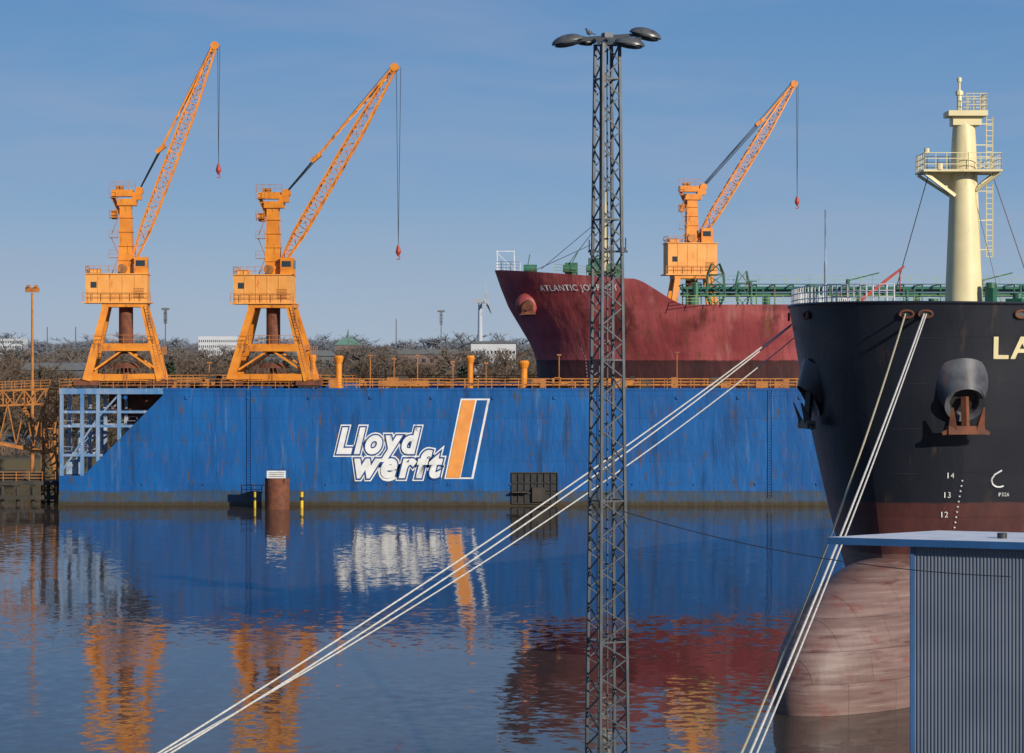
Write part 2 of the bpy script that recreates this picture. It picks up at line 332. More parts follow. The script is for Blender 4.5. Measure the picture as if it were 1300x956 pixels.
for i in range(4): z=z0+(z1-z0)*i/3; gr.box(x0,x1,-.2,-.1,z-.06,z+.06)
gr.box(x0,x0+2,-.9,-.1,1.6,1.75); gr.box(x0+2.4,x0+3.9,-.4,-.21,.5,2.2)
gr.obj('opening_grille','timber',dk)
rl=MB()
for y in (.15,5.85): rl.rail([(XL,y,14),(XR,y,14)],1.1,1.6,.04)
for y in (44.15,49.85): rl.rail([(XL,y,14),(XR,y,14)],1.1,1.6,.04)
rl.obj('deck_railing','orange_d',dk)
cl=MB()
for p,h,r in ((430,3.9,.38),(597,3.9,.35),(665,3.3,.42),(397,4.0,.3)):
    x=PX(p,303); cl.cyl((x,3,14),(x,3,14+h),r,n=16); cl.cyl((x,3,14+h-.9),(x,3,14+h-.25),r*1.15,r*1.6,n=16); cl.cyl((x,3,14+h-.25),(x,3,14+h),r*1.6,r*1.2,n=16); cl.cyl((x,3,14),(x,3,14.25),r*1.5,n=16)
cl.obj('vents','orange',dk)
cl=MB()
for i in range(34):
    x=random.uniform(-48,44); wd=random.uniform(.3,1.5); h=random.uniform(.4,1.3)
    cl.box(x,x+wd,2.4,3.4,14,14+h)
    if i%3==0: cl.cyl((x,1.5,14.4),(x+.8,1.5,14.4),.38,n=12)
cl.box(-16,-10,2,3.2,14,14.9); cl.box(-14,34,1.0,1.2,14.35,14.5)
cl.obj('winches_and_lockers','orange_d',dk)
cl=MB()
for i in range(20):
    x=random.uniform(-48,44); cl.box(x,x+random.uniform(.4,2),2.6,3.6,14,14+random.uniform(.5,1.5)); 
cl.obj('deck_stores','timber',dk)
lp=MB()
for p in (265,290,350,470,500,530,575,617,710,860):
    x=PX(p,304); h=random.uniform(2.5,4.2); lp.beam((x,4.6,14),(x,4.6,14+h),.1); lp.box(x-.25,x+.25,4.4,4.7,14+h,14+h+.18)
lp.obj('deck_lamp_posts','orange_d',dk)
def X3(p): return PX(p,300)
def Z3(p): return PZ(p,300)
for body,(a,bb_,c,d) in (('Lloyd',(423,538,539,590)),('werft',(446,567,565,611))):
    o1=text_mesh(body,.125,.28,1.24); bb=bounds(o1)
    yb=-.05 if body=='Lloyd' else -.07
    def put(me,y,m,nm): flat_text(nm,me,bb,X3(a),X3(bb_),Z3(d),Z3(c),y,m,dk)
    put(o1,yb,'logo_w','logo_outline_'+body)
    put(text_mesh(body,.088,.28,1.24),yb-.06,'logo_b','logo_blue_band_'+body)  # blue outline band of the lettering, between the two whites
    put(text_mesh(body,.045,.28,1.24),yb-.12,'logo_w','logo_letters_'+body)
def para(nm,xb0,xb1,zb,xt0,xt1,zt,y,m):
    q=MB(); q.v=[(X3(xb0),y,Z3(zb)),(X3(xb1),y,Z3(zb)),(X3(xt1),y,Z3(zt)),(X3(xt0),y,Z3(zt))]; q.f=[(0,1,2,3)]; q.obj(nm,m,dk)
para('flag_outline',564,601,608,585,622,506,-.05,'logo_w')
para('flag_gap',585,598.5,606,605.5,618.8,508,-.08,'dock')
para('flag_orange',566.5,584,606.5,587,603.5,508,-.11,'logo_o')

# ------------------------------------------------------------------ pile dolphin
pl=empty('mooring_pile',(PX(352,295),295,0))
MB().cyl((0,0,-2),(0,0,PZ(607,295)),1.45,n=24).obj('pile','rusty',pl,True)
MB().box(-1.1,1.1,-1.3,-1.22,PZ(607,295)+.05,PZ(597,295)).obj('sign_board','white',pl)
p=MB(); p.beam((-.9,-1.2,3),(-.9,-1.2,4.3),.08); p.beam((.9,-1.2,3),(.9,-1.2,4.3),.08); p.rail([(-1.2,.8,PZ(607,295)),(1.2,.8,PZ(607,295))],1,1.2,.03,2)
for k in range(3): p.box(-.9,.9,-1.32,-1.305,PZ(607,295)+.22+k*.22,PZ(607,295)+.28+k*.22)
p.obj('sign_posts','dark',pl)
for i,q in enumerate((324,383)):
    p=empty('marker_post' ,(PX(q,296),296,0)); MB().cyl((0,0,-1),(0,0,1.9),.2,n=10).obj('post','yellow',p,True); MB().cyl((0,0,.9),(0,0,1.3),.22,n=10).obj('band','dark',p,True)

# ------------------------------------------------------------------ cranes
def crane(X,Y,hz,tip,foot,headz,stayk=.4,hook=16,yaw=0,hw=(-4.6,2.7),hh=3.3,bw=4.4):
    e=empty('dock_crane',(X,Y,14),yaw)
    P=MB(); t=hz-.5
    for sx in (-1,1):
        for sy in (-1,1):
            P.beam((sx*bw,sy*2.6,.9),(sx*2.25,sy*1.7,t),1.0,1.0,.75)
    for sy in (-1,1):
        P.beam((-bw*.80,sy*2.3,t*.5),(bw*.80,sy*2.3,t*.5),.7,.9)
        P.beam((-bw*.97,sy*2.6,1.3),(bw*.97,sy*2.6,1.3),.6,.8)
        P.beam((-bw*.8,sy*2.4,2.2),(-.3,sy*2.2,t*.46),.22); P.beam((bw*.8,sy*2.4,2.2),(.3,sy*2.2,t*.46),.22)
    for sx in (-1,1):
        P.beam((sx*bw*.8,-2.3,t*.5),(sx*bw*.8,2.3,t*.5),.5,.7); P.beam((sx*bw,-2.6,1.3),(sx*bw,2.6,1.3),.5,.7)
    P.box(-2.7,2.7,-2.1,2.1,t-.1,t+.45)
    P.cyl((0,0,t+.45),(0,0,hz),2.0,n=20)
    P.obj('portal',"orange",e)
    C=MB(); C.cyl((0,0,t*.5),(0,0,t),.85,.85,16); C.cyl((0,0,t*.42),(0,0,t*.5+.2),1.3,1.3,16); C.cyl((0,0,2.4),(0,0,3),1.9,1.3,16); C.cyl((0,0,1.6),(0,0,2.4),.5,n=10)
    for sx in (-1,1):
        for sy in (-1,1): C.box(sx*bw-1.5,sx*bw+1.5,sy*2.6-.3,sy*2.6+.3,.35,.95)
    for i in range(9):
        a=-2.8+i*.7; C.beam((a,-2.7,.2),(a*.6,-2.7,2.6),.12)
    C.box(-2.2,2.2,-2,2,.2,1.3)
    C.obj('slew_column_and_bogies','rusty',e)
    Wm=MB()
    for sx in (-1,1):
        for sy in (-1,1):
            for k in (-1,-.35,.35,1): Wm.cyl((sx*bw+k,sy*2.6-.2,.32),(sx*bw+k,sy*2.6+.2,.32),.32,n=12)
    Wm.obj('wheels','dark',e)
    R=MB(); R.rail([(-bw*.8,-2.8,t*.5+.45),(bw*.8,-2.8,t*.5+.45)],1.0,1.2,.03,2)
    R.rail([(bw+.2,-2.9,4),(bw+.2,2.9,4)],1,1.4,.03,2); R.beam((bw+.2,-2.8,.5),(bw-.4,-2.6,4.8),.1); R.beam((bw+.7,-2.8,.5),(bw+.1,-2.6,4.8),.1)
    for dx in (0,.45): R.beam((bw+dx-.1,-3.05,1),(2.35+dx,-2.2,t),.06)
    for k in range(24):
        u=k/24; R.beam((bw-.1+(2.45-bw)*u,-3.05+.85*u,1+(t-1)*u),(bw+.35+(2.45-bw)*u,-3.05+.85*u,1+(t-1)*u),.04)
    R.rail([(hw[0],-1.9,hz+hh),(-1,-1.9,hz+hh)],1.0,1,.03,2); R.rail([(hw[0],1.9,hz+hh),(hw[0],-1.9,hz+hh)],1.0,1,.03,2)
    R.rail([(hw[0]-.3,-2.3,hz+.1),(hw[1]+.4,-2.3,hz+.1)],1.0,1.2,.03,2)
    zz=hz+hh; sgn=1
    while zz<headz-2.5:
        R.beam((-1.25 -.4*sgn,-.9,zz),(-1.25+.4*sgn,-.9,zz+2),.09); R.box(-1.9,-.85,-1.3,-.5,zz+2,zz+2.07); R.rail([(-1.9,-1.3,zz+2),(-.85,-1.3,zz+2)],.9,1,.025,2); sgn=-sgn; zz+=2.4
    R.obj('walkways','orange_d',e)
    H=MB(); H.box(hw[0],hw[1],-2.0,2.0,hz,hz+hh); H.box(hw[0]-.12,hw[1]+.12,-2.15,2.15,hz+hh,hz+hh+.12); H.box(hw[0]-.35,hw[1]+.4,-2.35,2.35,hz-.15,hz+.02)
    for i in range(1,5): x=hw[0]+(hw[1]-hw[0])*i/5; H.box(x-.04,x+.04,-2.05,-2.0,hz+.05,hz+hh-.05)
    H.box(hw[0]+.3,hw[0]+1.6,-1.2,.6,hz+hh+.12,hz+hh+.7)
    H.obj('machine_house','orange_l',e)
    V=MB()
    for i in range(7): V.box(hw[1]-1.6,hw[1]-.4,-2.06,-2.0,hz+.5+i*.18,hz+.58+i*.18)
    V.cyl((-.3,-2.0,hz+hh+.7),(-.3,-.9,hz+hh+.7),.55,n=16); V.obj('louvres_and_drum','orange_d',e)
    G=MB(); G.box(hw[0]+.6,hw[0]+1.3,-2.04,-2.0,hz+1.7,hz+2.4); G.box(1.3,2.4,-1.62,-1.6,hz+hh+1.0,hz+hh+1.7); G.box(2.72,2.74,-1.4,-.2,hz+hh+.8,hz+hh+1.8); G.obj('windows','glass',e)
    T=MB(); tz=hz+hh
    T.beam((0,0,tz),(0,0,headz-1.6),1.75,1.75,1.35)
    for k in range(5): z=tz+(headz-1.8-tz)*k/5; T.box(-.97+.03*k,.97-.03*k,-.97+.03*k,.97-.03*k,z,z+.12)
    T.box(-1.0,1.3,-.9,.9,headz-2.0,headz-1.2); T.box(-1.7,.9,-.8,.8,headz-.9,headz-.1); T.box(.7,1.9,-.6,.6,headz-1.3,headz-.4); T.beam((-1.7,0,headz-.5),(-.6,0,headz-3.2),.35)
    T.box(-1.7,-1.1,-.8,.8,headz-3.6,headz-2.6); T.cyl((1.6,-.5,headz-.2),(1.6,.5,headz-.2),.5,n=14)
    T.beam((-.8,-.7,tz+.1),(foot[0]+.2,-.9,foot[1]),.3); T.beam((-.8,.7,tz+.1),(foot[0]+.2,.9,foot[1]),.3)
    T.box(1.1,2.7,-1.6,0,hz+hh+.12,hz+hh+2.1)
    T.obj('tower','orange',e)
    h2=MB(); h2.rail([(-1.9,-.9,headz-.1),(1.2,-.9,headz-.1)],.9,.8,.03,2); h2.rail([(-1.9,-.9,headz-3.6),(-.9,-.9,headz-3.6)],.9,.8,.03,2); h2.box(-1.2,-.3,-.4,.4,headz-.1,headz+.35); h2.obj('head_platform','orange_d',e)
    B=MB(); f=Vector((foot[0],0,foot[1])); tp=Vector((tip[0],0,tip[1]))
    B.lattice(f,tp,.5,1.3,.5,22,.17,.08,.16)
    B.cyl(tp+Vector((0,-.4,0)),tp+Vector((0,.4,0)),.5,n=14)
    B.beam(f.lerp(tp,.97),tp+Vector((.3,0,.3)),.5)
    B.obj('boom','orange',e)
    hd=Vector((1.6,0,headz-.1)); q=hd.lerp(tp,stayk); att=f.lerp(tp,.97)
    Bs=MB()
    for y in (-.3,.3): Bs.beam(q+Vector((0,y,0)),att+Vector((-.2,y,.2)),.16,.2)
    for k in range(9):
        p0=q.lerp(att,k/9); Bs.beam(p0+Vector((0,-.3,0)),q.lerp(att,(k+1)/9)+Vector((0,.3,0)),.08)
    Bs.beam(q+Vector((-.5,0,-.35)),q+Vector((.6,0,.55)),.8,.5)
    Bs.obj('luffing_pendant','orange',e)
    Wr=MB()
    for y in (-.45,-.15,.15,.45): Wr.cyl(hd+Vector((0,y,y*.5)),q+Vector((0,y*.6,y*.7)),.045,n=5)
    Wr.cyl(hd,tp+Vector((-.2,0,.4)),.035,n=5)
    for dx in ((.35,.6) if hook<20 else (.2,.75)): Wr.cyl((tp.x+dx,0,tp.z),(tp.x+.45,0,tp.z-hook),.035,n=5)
    Wr.obj('cables','wire',e)
    K=MB(); c=(tp.x+.45,0,tp.z-hook); K.cyl(c,(c[0],0,c[2]-.8),.14,.34,12); K.cyl((c[0],0,c[2]-.8),(c[0],0,c[2]-1.3),.34,.1,12)
    pts=[(c[0]+.2*math.sin(a),0,c[2]-1.5+.2*math.cos(a)) for a in [k*.5 for k in range(0,10)]]; K.tube(pts,.06)
    K.obj('hook_block','hookred',e,True)
    return e
s3=F/303
crane(PX(160,303),303,10.3,((272-160)/s3,41.2),(.95,15.4),23.9,.28,14.2,yaw=.06)
crane(PX(347,303),303,10.2,((502-347)/s3,38.4),(1.05,15.0),23.6,.27,21.3,yaw=-.08,hw=(-4.5,2.4),bw=4.7)
s4=F/347
crane(PX(878,347),347,(486-348)/s4,((1010-878)/s4,(486-105)/s4),(1.1,(486-302)/s4),(486-235)/s4,.62,15.5,yaw=.1,hw=(-3.6,3.2),hh=4.2)

# ------------------------------------------------------------------ hull tool
def g(u): u=min(max(u,0),1); return math.sqrt(max(0,1-(1-u)**2))
def hull_pt(H,t,z,side):
    L=H['L'](z); return Vector((H['s0'](z)+t, side*H['B'](z)*g(t/L)**H['p'](z), z))
def hull_n(H,t,z,side):
    a=hull_pt(H,t+.05,z,side)-hull_pt(H,max(t-.05,0),z,side); b=hull_pt(H,t,z+.05,side)-hull_pt(H,t,z-.05,side)
    n=a.cross(b).normalized(); 
    if n.y*side<0: n=-n
    return n
def make_hull(H,name,m,parent):
    Lm=H['L'](H['zt'](0)); ts=[Lm*(1-math.cos(math.pi/2*i/44)) for i in range(45)]
    x=ts[-1]
    ts=sorted(set(ts+H.get('extra',[])))
    while x<H['len']: x+=6; ts.append(x)
    nz=34; mb=MB()
    for side in (-1,1):
        k=len(mb.v); nr=nz+1
        for t in ts:
            for i in range(nr):
                z=H['zb']+(H['zt'](t)-H['zb'])*i/nz; mb.v.append(tuple(hull_pt(H,t,z,side)))
        for j in range(len(ts)-1):
            for i in range(nz):
                q=(k+j*nr+i,k+(j+1)*nr+i,k+(j+1)*nr+i+1,k+j*nr+i+1)
                mb.f.append(q if side<0 else q[::-1])
        if side==-1: k0=k; 
    for j in range(len(ts)-1):
        a=k0+j*nr+nz; b=k0+(j+1)*nr+nz; a2=k+j*nr+nz; b2=k+(j+1)*nr+nz
        mb.f.append((a,b,b2,a2))
    j=len(ts)-1
    mb.f.append(tuple([k0+j*nr+i for i in range(nr)]+[k+j*nr+i for i in reversed(range(nr))]))
    return mb.obj(name,m,parent,True)
def hull_text(H,name,body,t0,z0,h,m,parent,side=-1,spacing=1.1,off=.05,bold=.02,wscale=1.0):
    me=text_mesh(body,bold,0,spacing); bb=bounds(me); k=h/(bb[3]-bb[2])
    tab=[(0,t0)]; t=t0; s=0; p=hull_pt(H,t,z0,side)
    while s<(bb[1]-bb[0])*k*wscale+1:
        t+=.02; q=hull_pt(H,t,z0,side); s+=(q-p).length; p=q; tab.append((s,t))
    import bisect
    ss=[a for a,_ in tab]
    import bmesh
    bm=bmesh.new(); bm.from_mesh(me); 
    for v in bm.verts:
        s=(v.co.x-bb[0])*k*wscale; i=min(bisect.bisect_left(ss,s),len(tab)-1); t=tab[i][1]; z=z0+(v.co.y-bb[2])*k
        v.co=hull_pt(H,t,z,side)+hull_n(H,t,z,side)*off
    bm.to_mesh(me); bm.free(); me.materials.clear(); me.materials.append(M[m]); o=bpy.data.objects.new(name,me); S.collection.objects.link(o); o.parent=parent; return o
def lerp_tab(tab):
    def f(z):
        if z<=tab[0][0]: return tab[0][1]
        for (a,b),(c,d) in zip(tab[:-1],tab[1:]):
            if z<=c: 
                u=(z-a)/(c-a); return b+(d-b)*u
        return tab[-1][1]
    return f
def anchor(mb,o,down,out,sc=1.0):
    o=Vector(o); d=Vector(down).normalized(); n=Vector(out).normalized(); s=d.cross(n).normalized()
    mb.beam(o,o+d*2.0*sc,.35*sc,.35*sc); c=o+d*2.0*sc
    mb.beam(c-s*1.1*sc,c+s*1.1*sc,.55*sc,.5*sc)
    for k in (-1,1):
        a=c+s*k*.8*sc; mb.beam(a+d*.15*sc,a-d*1.5*sc+n*.75*sc+s*k*.15*sc,.6*sc,.32*sc,.12*sc)
        mb.beam(a,c+s*k*1.45*sc+d*.2*sc,.4*sc,.4*sc,.2*sc)

# ------------------------------------------------------------------ red tanker in dock
rt=empty('red_tanker',(PX(628,325),325,0))
def zt(t):
    base=28.8-1.4*min(t,16)/16
    u=min(max((t-16.5)/5.5,0),1); u=u*u*(3-2*u)
    return base*(1-u)+24.15*u
A={'zb':2.6,'zt':zt,'s0':lerp_tab([(2.6,6.2),(14,5.6),(17.5,5.3),(19.3,4.6),(21.5,3.3),(24,1.8),(26.5,.8),(28.8,0)]),
   'B':lerp_tab([(2.6,13),(8,16),(30,16)]),'L':lerp_tab([(2.6,50),(17,46),(29,34)]),'p':lerp_tab([(2.6,1.15),(17,1.1),(29,.85)]),'len':150,'extra':[15.5+.5*i for i in range(16)]}
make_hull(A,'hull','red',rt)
hull_text(A,'name_letters','ATLANTIC JOURNEY',4.9,25.75,1.0,'white',rt,spacing=1.12,bold=.012,wscale=.98,off=.12)
hull_text(A,'bulb_mark','C E',9.2,19.3,.55,'white',rt,spacing=1,bold=.0,off=.1)
for i in range(9): hull_text(A,'draught_mark','8',6.2,15.2+i*.42,.22,'white',rt,bold=0,off=.1)
c0=hull_pt(A,2.6,24.4,-1); n0=hull_n(A,2.6,24.4,-1)
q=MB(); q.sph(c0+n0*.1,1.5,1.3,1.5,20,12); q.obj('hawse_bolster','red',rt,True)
q=MB(); q.cyl(c0+Vector((0,-1.1,-.2)),c0+Vector((-.1,-1.9,-.35)),.75,.55,14); anchor(q,c0+Vector((-.1,-1.5,.2)),(0.05,0,-1),(0,-1,0),.7); q.obj('anchor','rusty',rt)
dg=MB()
for t0,h0,h1,w_ in ((4,0,1.4,.5),(9,0,1.7,1.6),(12,0,2.3,1.4),(14.5,0,1.6,1.8)):
    dg.box(t0,t0+w_,-4,-2,27.2,28.0+h1); dg.cyl((t0-.3,-5,28.9),(t0+1.4,-5,28.9),.5,n=12)
    dg.beam((t0,-4.5,28),(t0+w_,-4.5,29.3+h1),.12)
for y,z in ((-3,25.6),(-2,26.2),(-1,25.6),(0,26.4),(1,25.8),(2,26.6)): dg.cyl((24,y,z),(140,y,z),.2,n=8)
rr_=random.Random(5)
for i in range(50):
    x=24+i*2.35; dg.beam((x,-3.5,24),(x,-3.5,26.9),.14); dg.beam((x,-3.5,26.9),(x,3.5,26.9),.14)
    if i%4==0: dg.beam((x,-12,24),(x,-12,25.6+rr_.random()),.2); dg.cyl((x+.8,-9,24),(x+.8,-9,25.2),.4,n=10)
    if i%3==0: xx=x+rr_.uniform(0,2); h=rr_.uniform(.6,2.2); dg.cyl((xx,-6,24),(xx,-6,25.2+h),rr_.uniform(.12,.4),n=8); dg.beam((xx-.5,-6,25.2+h),(xx+.7,-6,25.2+h),.14)
dg.box(24,140,-4.2,-3.4,26.9,27.0)
dg.lattice((28,-6,24),(28,-6,29.5),1,2.2,1,4,.14,.1); dg.lattice((31.5,-5,24),(31.5,-5,28.6),1,1.6,1,3,.14,.1)
for x in (45,62,80,98): dg.cyl((x,-4,24),(x,-4,27.6),.25,n=10); dg.beam((x,-4,27.4),(x+4,-4,28.4),.16)
dg.obj('deck_machinery_and_pipes','green',rt)
yr=MB()
yr.rail([(23,-15.8,24.15),(150,-15.8,24.15)],1.1,1.8,.03); yr.rail([(24,-4.2,27),(140,-4.2,27)],1.0,1.6,.025,2)
fo=[hull_pt(A,t,27.4,-1)+Vector((0,.25,zt(t)-27.4)) for t in (7,9,11,13,15.5)]; yr.rail(fo,1.1,1.6,.03)
yr.obj('deck_railing','yel',rt)
wr=MB(); 
pts=[hull_pt(A,t,28.6,-1)+Vector((0,.2,zt(t)-28.6)) for t in (0.2,.8,2,3.2)]; wr.rail(pts,1.1,.9,.03); 
wr.beam((.4,0,28.8),(.3,0,31.4),.1); wr.beam((2.6,0,28.8),(2.5,0,31.4),.1); wr.beam((.3,0,31.3),(2.6,0,31.3),.08); wr.beam((.4,0,31),(2.5,0,29),.06)
wr.obj('bow_rail','white',rt)
fm=MB(); fx=PX(769,325)-PX(628,325); fm.cyl((fx,0,27),(fx,0,37.5),.45,.25,12); fm.box(fx-.8,fx+.8,-.8,.8,33,33.1); fm.cyl((fx,0,37.5),(fx,0,39),.08,n=6); fm.obj('foremast','cream',rt)
ws=MB()
for x in (6,9): ws.cyl((x,0,29),(fx,0,36),.04,n=4)
ws.cyl((4.5,-4,28.4),(fx,0,33),.04,n=4); ws.obj('rigging','wire',rt)

# ------------------------------------------------------------------ dark bulk carrier bow (foreground)
AB=math.radians(38)
D0=133.0; org=(PX(1090,D0),D0,0)
bs=empty('black_cargo_ship',org,math.radians(90)-AB)
bs_m=Matrix.Translation(org)@Matrix.Rotation(math.radians(90)-AB,4,'Z')
Bk={'zb':-2.5,'zt':lambda t:21.0-.25*min(t,20)/20,'s0':lerp_tab([(-2.5,3.6),(3,3.4),(7,2.6),(10,1.9),(14,1.1),(21,0)]),
    'B':lerp_tab([(-2.5,13),(3,15.5),(8,16),(30,16)]),'L':lerp_tab([(-2.5,50),(8,48),(21,46)]),'p':lerp_tab([(-2.5,1.6),(3,1.45),(8,1.27),(12,1.16),(16,1.06),(21,.98)]),'len':150}
make_hull(Bk,'hull','black',bs)
# bulb: full-bodied nose that keeps widening down to the waterline and fairs into the stem above
bl_=MB(); nu,nv=64,48
for j in range(nv+1):
    t=math.pi*j/nv
    for i in range(nu):
        p=2*math.pi*i/nu; ct=math.cos(t); stt=math.sin(t)
        e=.86
        r_=abs(stt)**e; x=8.9*r_*math.cos(p); y=3.45*r_*math.sin(p); z=6.5*ct
        if x<0 and z>0: x+=.045*z*z*.8*(-x/8.9+.3)
        bl_.v.append((2.0+x,y,.9+z))
for j in range(nv):
    for i in range(nu):
        i2=(i+1)%nu; bl_.f.append((j*nu+i,(j+1)*nu+i,(j+1)*nu+i2,j*nu+i2))
bl_.obj('bulbous_bow','bulb',bs,True)
hull_text(Bk,'name_letters','LAGUNA',3.4,18.05,1.2,'cream',bs,spacing=1.2,bold=.02,off=.06,wscale=1.15)
for i,(n_,z) in enumerate((('14',11.75),('13',10.7),('12',9.65),('11',8.6))):
    hull_text(Bk,'draught_'+n_,n_,1.75-.1*i,z,.3,'white',bs,off=.05,bold=.0)
dm=MB()
for k in range(16):
    z=11.6-k*.28; p=hull_pt(Bk,2.3-.03*k,z,-1)+hull_n(Bk,2.3-.03*k,z,-1)*.04; dm.box(p.x-.05,p.x+.05,p.y-.03,p.y+.03,z-.035,z+.035)
def hp(t,z,o=.05): return hull_pt(Bk,t,z,-1)+hull_n(Bk,t,z,-1)*o
T0=3.85
def sp(a): return hp(T0+.35*math.cos(a),11.6+.35*math.sin(a))
for i in range(7):
    a=math.radians(130+i*25); dm.beam(sp(a),sp(a+math.radians(25)),.07)
dm.beam(hp(T0-.25,11.9),hp(T0+.1,12.15),.07)
dm.obj('hull_marks','white',bs)
hull_text(Bk,'frame_mark','P326',T0,10.75,.2,'white',bs,off=.05,bold=0)
for side in (-1,1):
    t=2.2; z=16.0; p=hull_pt(Bk,t,z,side); n=hull_n(Bk,t,z,side)
    ax=(n+Vector((0,0,-.35))).normalized(); e_=.5 if side<0 else .25
    q=MB(); q.cyl(p-ax*.8+Vector((0,0,.45)),p+ax*e_,1.75,1.0,32,cap=False); q.cyl(p+ax*e_,p+ax*(e_+.1),1.0,1.08,32,cap=False); q.cyl(p+ax*(e_+.1),p+ax*(e_-.02),1.08,.8,32,cap=False); q.cyl(p+ax*(e_-.02),p+ax*(e_-.4),.8,.7,32,cap=False)
    q.obj('hawse_bolster_%s'%('port' if side<0 else 'starboard'),'black' if side>0 else 'bolst',bs,True)
    q=MB(); q.cyl(p+ax*(e_-.4),p+ax*(e_-.3),.82,.82,24); q.obj('hawse_mouth','dark',bs)
    q=MB(); anchor(q,p+ax*(e_+.05)+Vector((0,0,.35)),Vector((0,0,-1))+n*.1,n,.88); q.obj('anchor','rusty' if side<0 else 'dark',bs)
fl=MB(); fd=MB()
for side,t in ((-1,.55),(-1,1.0),(-1,4.6),(1,1.5),(1,6.0)):
    p=hull_pt(Bk,t,20.4,side); n=hull_n(Bk,t,20.4,side); n.z=0; n.normalize(); tg=Vector((-n.y,n.x,0))
    ring=[p+n*.1+tg*(.36*math.cos(a))+Vector((0,0,.19*math.sin(a))) for a in [k*math.pi/8 for k in range(17)]]
    fl.tube(ring,.065,8); 
    k=len(fd.v); fd.v+= [tuple(p+n*.06+tg*(.34*math.cos(a))+Vector((0,0,.18*math.sin(a)))) for a in [k2*math.pi/8 for k2 in range(16)]]; fd.f.append(tuple(range(k,k+16)))
fl.obj('fairlead_rims','rusty',bs,True); fd.obj('fairlead_openings','dark',bs)  # openings are flat dark discs, coloured like the shade inside a hole
cp=MB()
def tq(i): return 46*(1-math.cos(math.pi/2*i/44))
for side in (-1,1):
    ps=[hull_pt(Bk,tq(i),21.0,side)+Vector((0,0,-.25*min(tq(i),20)/20+.03)) for i in range(44)]
    cp.tube(ps,.09,6)
cp.obj('bulwark_cap','black',bs)
wr=MB()
def rp(t,side): p=hull_pt(Bk,t,21.0,side); return Vector((p.x+.15,p.y*.985,21.0-.25*min(t,20)/20))
wr.rail([rp(t,1) for t in (22,17,13,10,7.5,5.5,4,2.8,1.8,1,.45,.12,0)]+[rp(t,-1) for t in (.1,.3)],1.0,.42,.03,3)
wr.obj('bow_railing','white',bs)
ms=MB(); mx_=11.7; zd=20.6
ms.cyl((mx_,0,zd-1),(mx_,0,30.3),1.12,.68,28); ms.cyl((mx_,0,30.3),(mx_,0,31.4),.68,.6,28)
ms.obj('mast_column','cream',bs,True)
R_=-math.radians(90)+AB
mp_=MB()
def loc(x,y,z):
    v=Matrix.Rotation(R_,3,'Z')@Vector((x,y,0)); return (mx_+v.x,v.y,z)
def lbox(mb,x0,x1,y0,y1,z0,z1):
    k=len(mb.v); tmp=MB(); tmp.box(x0,x1,y0,y1,z0,z1)
    mb.v+=[loc(*v) for v in tmp.v]; mb.f+=[tuple(k+i for i in f) for f in tmp.f]
zp=PZ(218,141)
lbox(mp_,-2.5,1.9,-1.5,1.5,zp,zp+.12); 
for y in (-1.1,1.1): 
    mp_.beam(loc(-2.4,y,zp-.05),loc(-.6,y*.5,zp-1.3),.18); mp_.beam(loc(1.8,y,zp-.05),loc(.6,y*.5,zp-1.0),.18)
k=len(mp_.v); mp_.v+=[loc(-2.3,-.1,zp),loc(-.6,-.1,zp),loc(-.75,-.1,zp-1.15),loc(-2.3,.1,zp),loc(-.6,.1,zp),loc(-.75,.1,zp-1.15)]; mp_.f+=[(k,k+2,k+1),(k+3,k+4,k+5),(k,k+3,k+5,k+2)]
zc=PZ(146,141); lbox(mp_,-1.0,1.2,-.9,.9,zc,zc+.3); lbox(mp_,-.7,.9,-.6,.6,zc-.5,zc)
mp_.cyl(loc(-.25,0,zc),loc(-.25,0,PZ(112,141)),.14,n=10); mp_.cyl(loc(-.25,0,PZ(112,141)),loc(-.25,0,PZ(95,141)),.07,n=8); mp_.cyl(loc(-.25,0,PZ(101,141)),loc(-.25,0,PZ(96,141)),.13,n=10)
mp_.cyl(loc(-.25,0,PZ(118,141)),loc(-.25,0,PZ(113,141)),.22,n=10)
mp_.obj('mast_platforms','cream',bs)
mr_=MB()
mr_.rail([loc(-2.45,1.45,zp+.1),loc(-2.45,-1.45,zp+.1),loc(1.85,-1.45,zp+.1),loc(1.85,1.45,zp+.1),loc(-2.45,1.45,zp+.1)],.95,.6,.022,3)
mr_.rail([loc(0,-.85,zc+.3),loc(1.15,-.85,zc+.3),loc(1.15,.85,zc+.3),loc(0,.85,zc+.3)],.95,.4,.02,3)
for zz0,zz1 in ((PZ(325,141),PZ(232,141)),(zp,zc)):
    for xx in (1.25,1.6): mr_.beam(loc(xx,-.1,zz0),loc(xx,-.1,zz1),.05)
    z=zz0
    while z<zz1: mr_.beam(loc(1.25,-.1,z),loc(1.6,-.1,z),.035); z+=.3
    for zz in (zz0+.4,(zz0+zz1)/2,zz1-.4): mr_.beam(loc(.6,-.1,zz),loc(1.6,-.1,zz),.05)
mr_.cyl(loc(-2.3,-1.3,zp+1),loc(-2.3,-1.3,zp+1.3),.15,n=8); mr_.cyl(loc(-1.6,-1.4,zp+.1),loc(-1.6,-1.4,zp+.45),.18,n=8)
mr_.obj('mast_rails_and_ladder','cream',bs)
wi=MB(); wi.cyl(loc(-2.0,0,zp-.1),loc(-4.3,-1,20.8),.03,n=4); wi.cyl(loc(1.6,0,zp),loc(4.0,-1,20.8),.03,n=4); wi.cyl(loc(-.5,0,zc),loc(2.0,-1,20.8),.02,n=4)
wi.obj('mast_stays','wire',bs)
js=MB(); a=Vector(bs_m.inverted()@Vector((PX(1048,136),136,20.7))); js.cyl(a,a+Vector((0,0,5.4)),.045,n=8); js.cyl(a,a+Vector((0,0,2.6)),.08,n=8); js.obj('jackstaff','frame',bs)
dr=MB(); inv=bs_m.inverted()
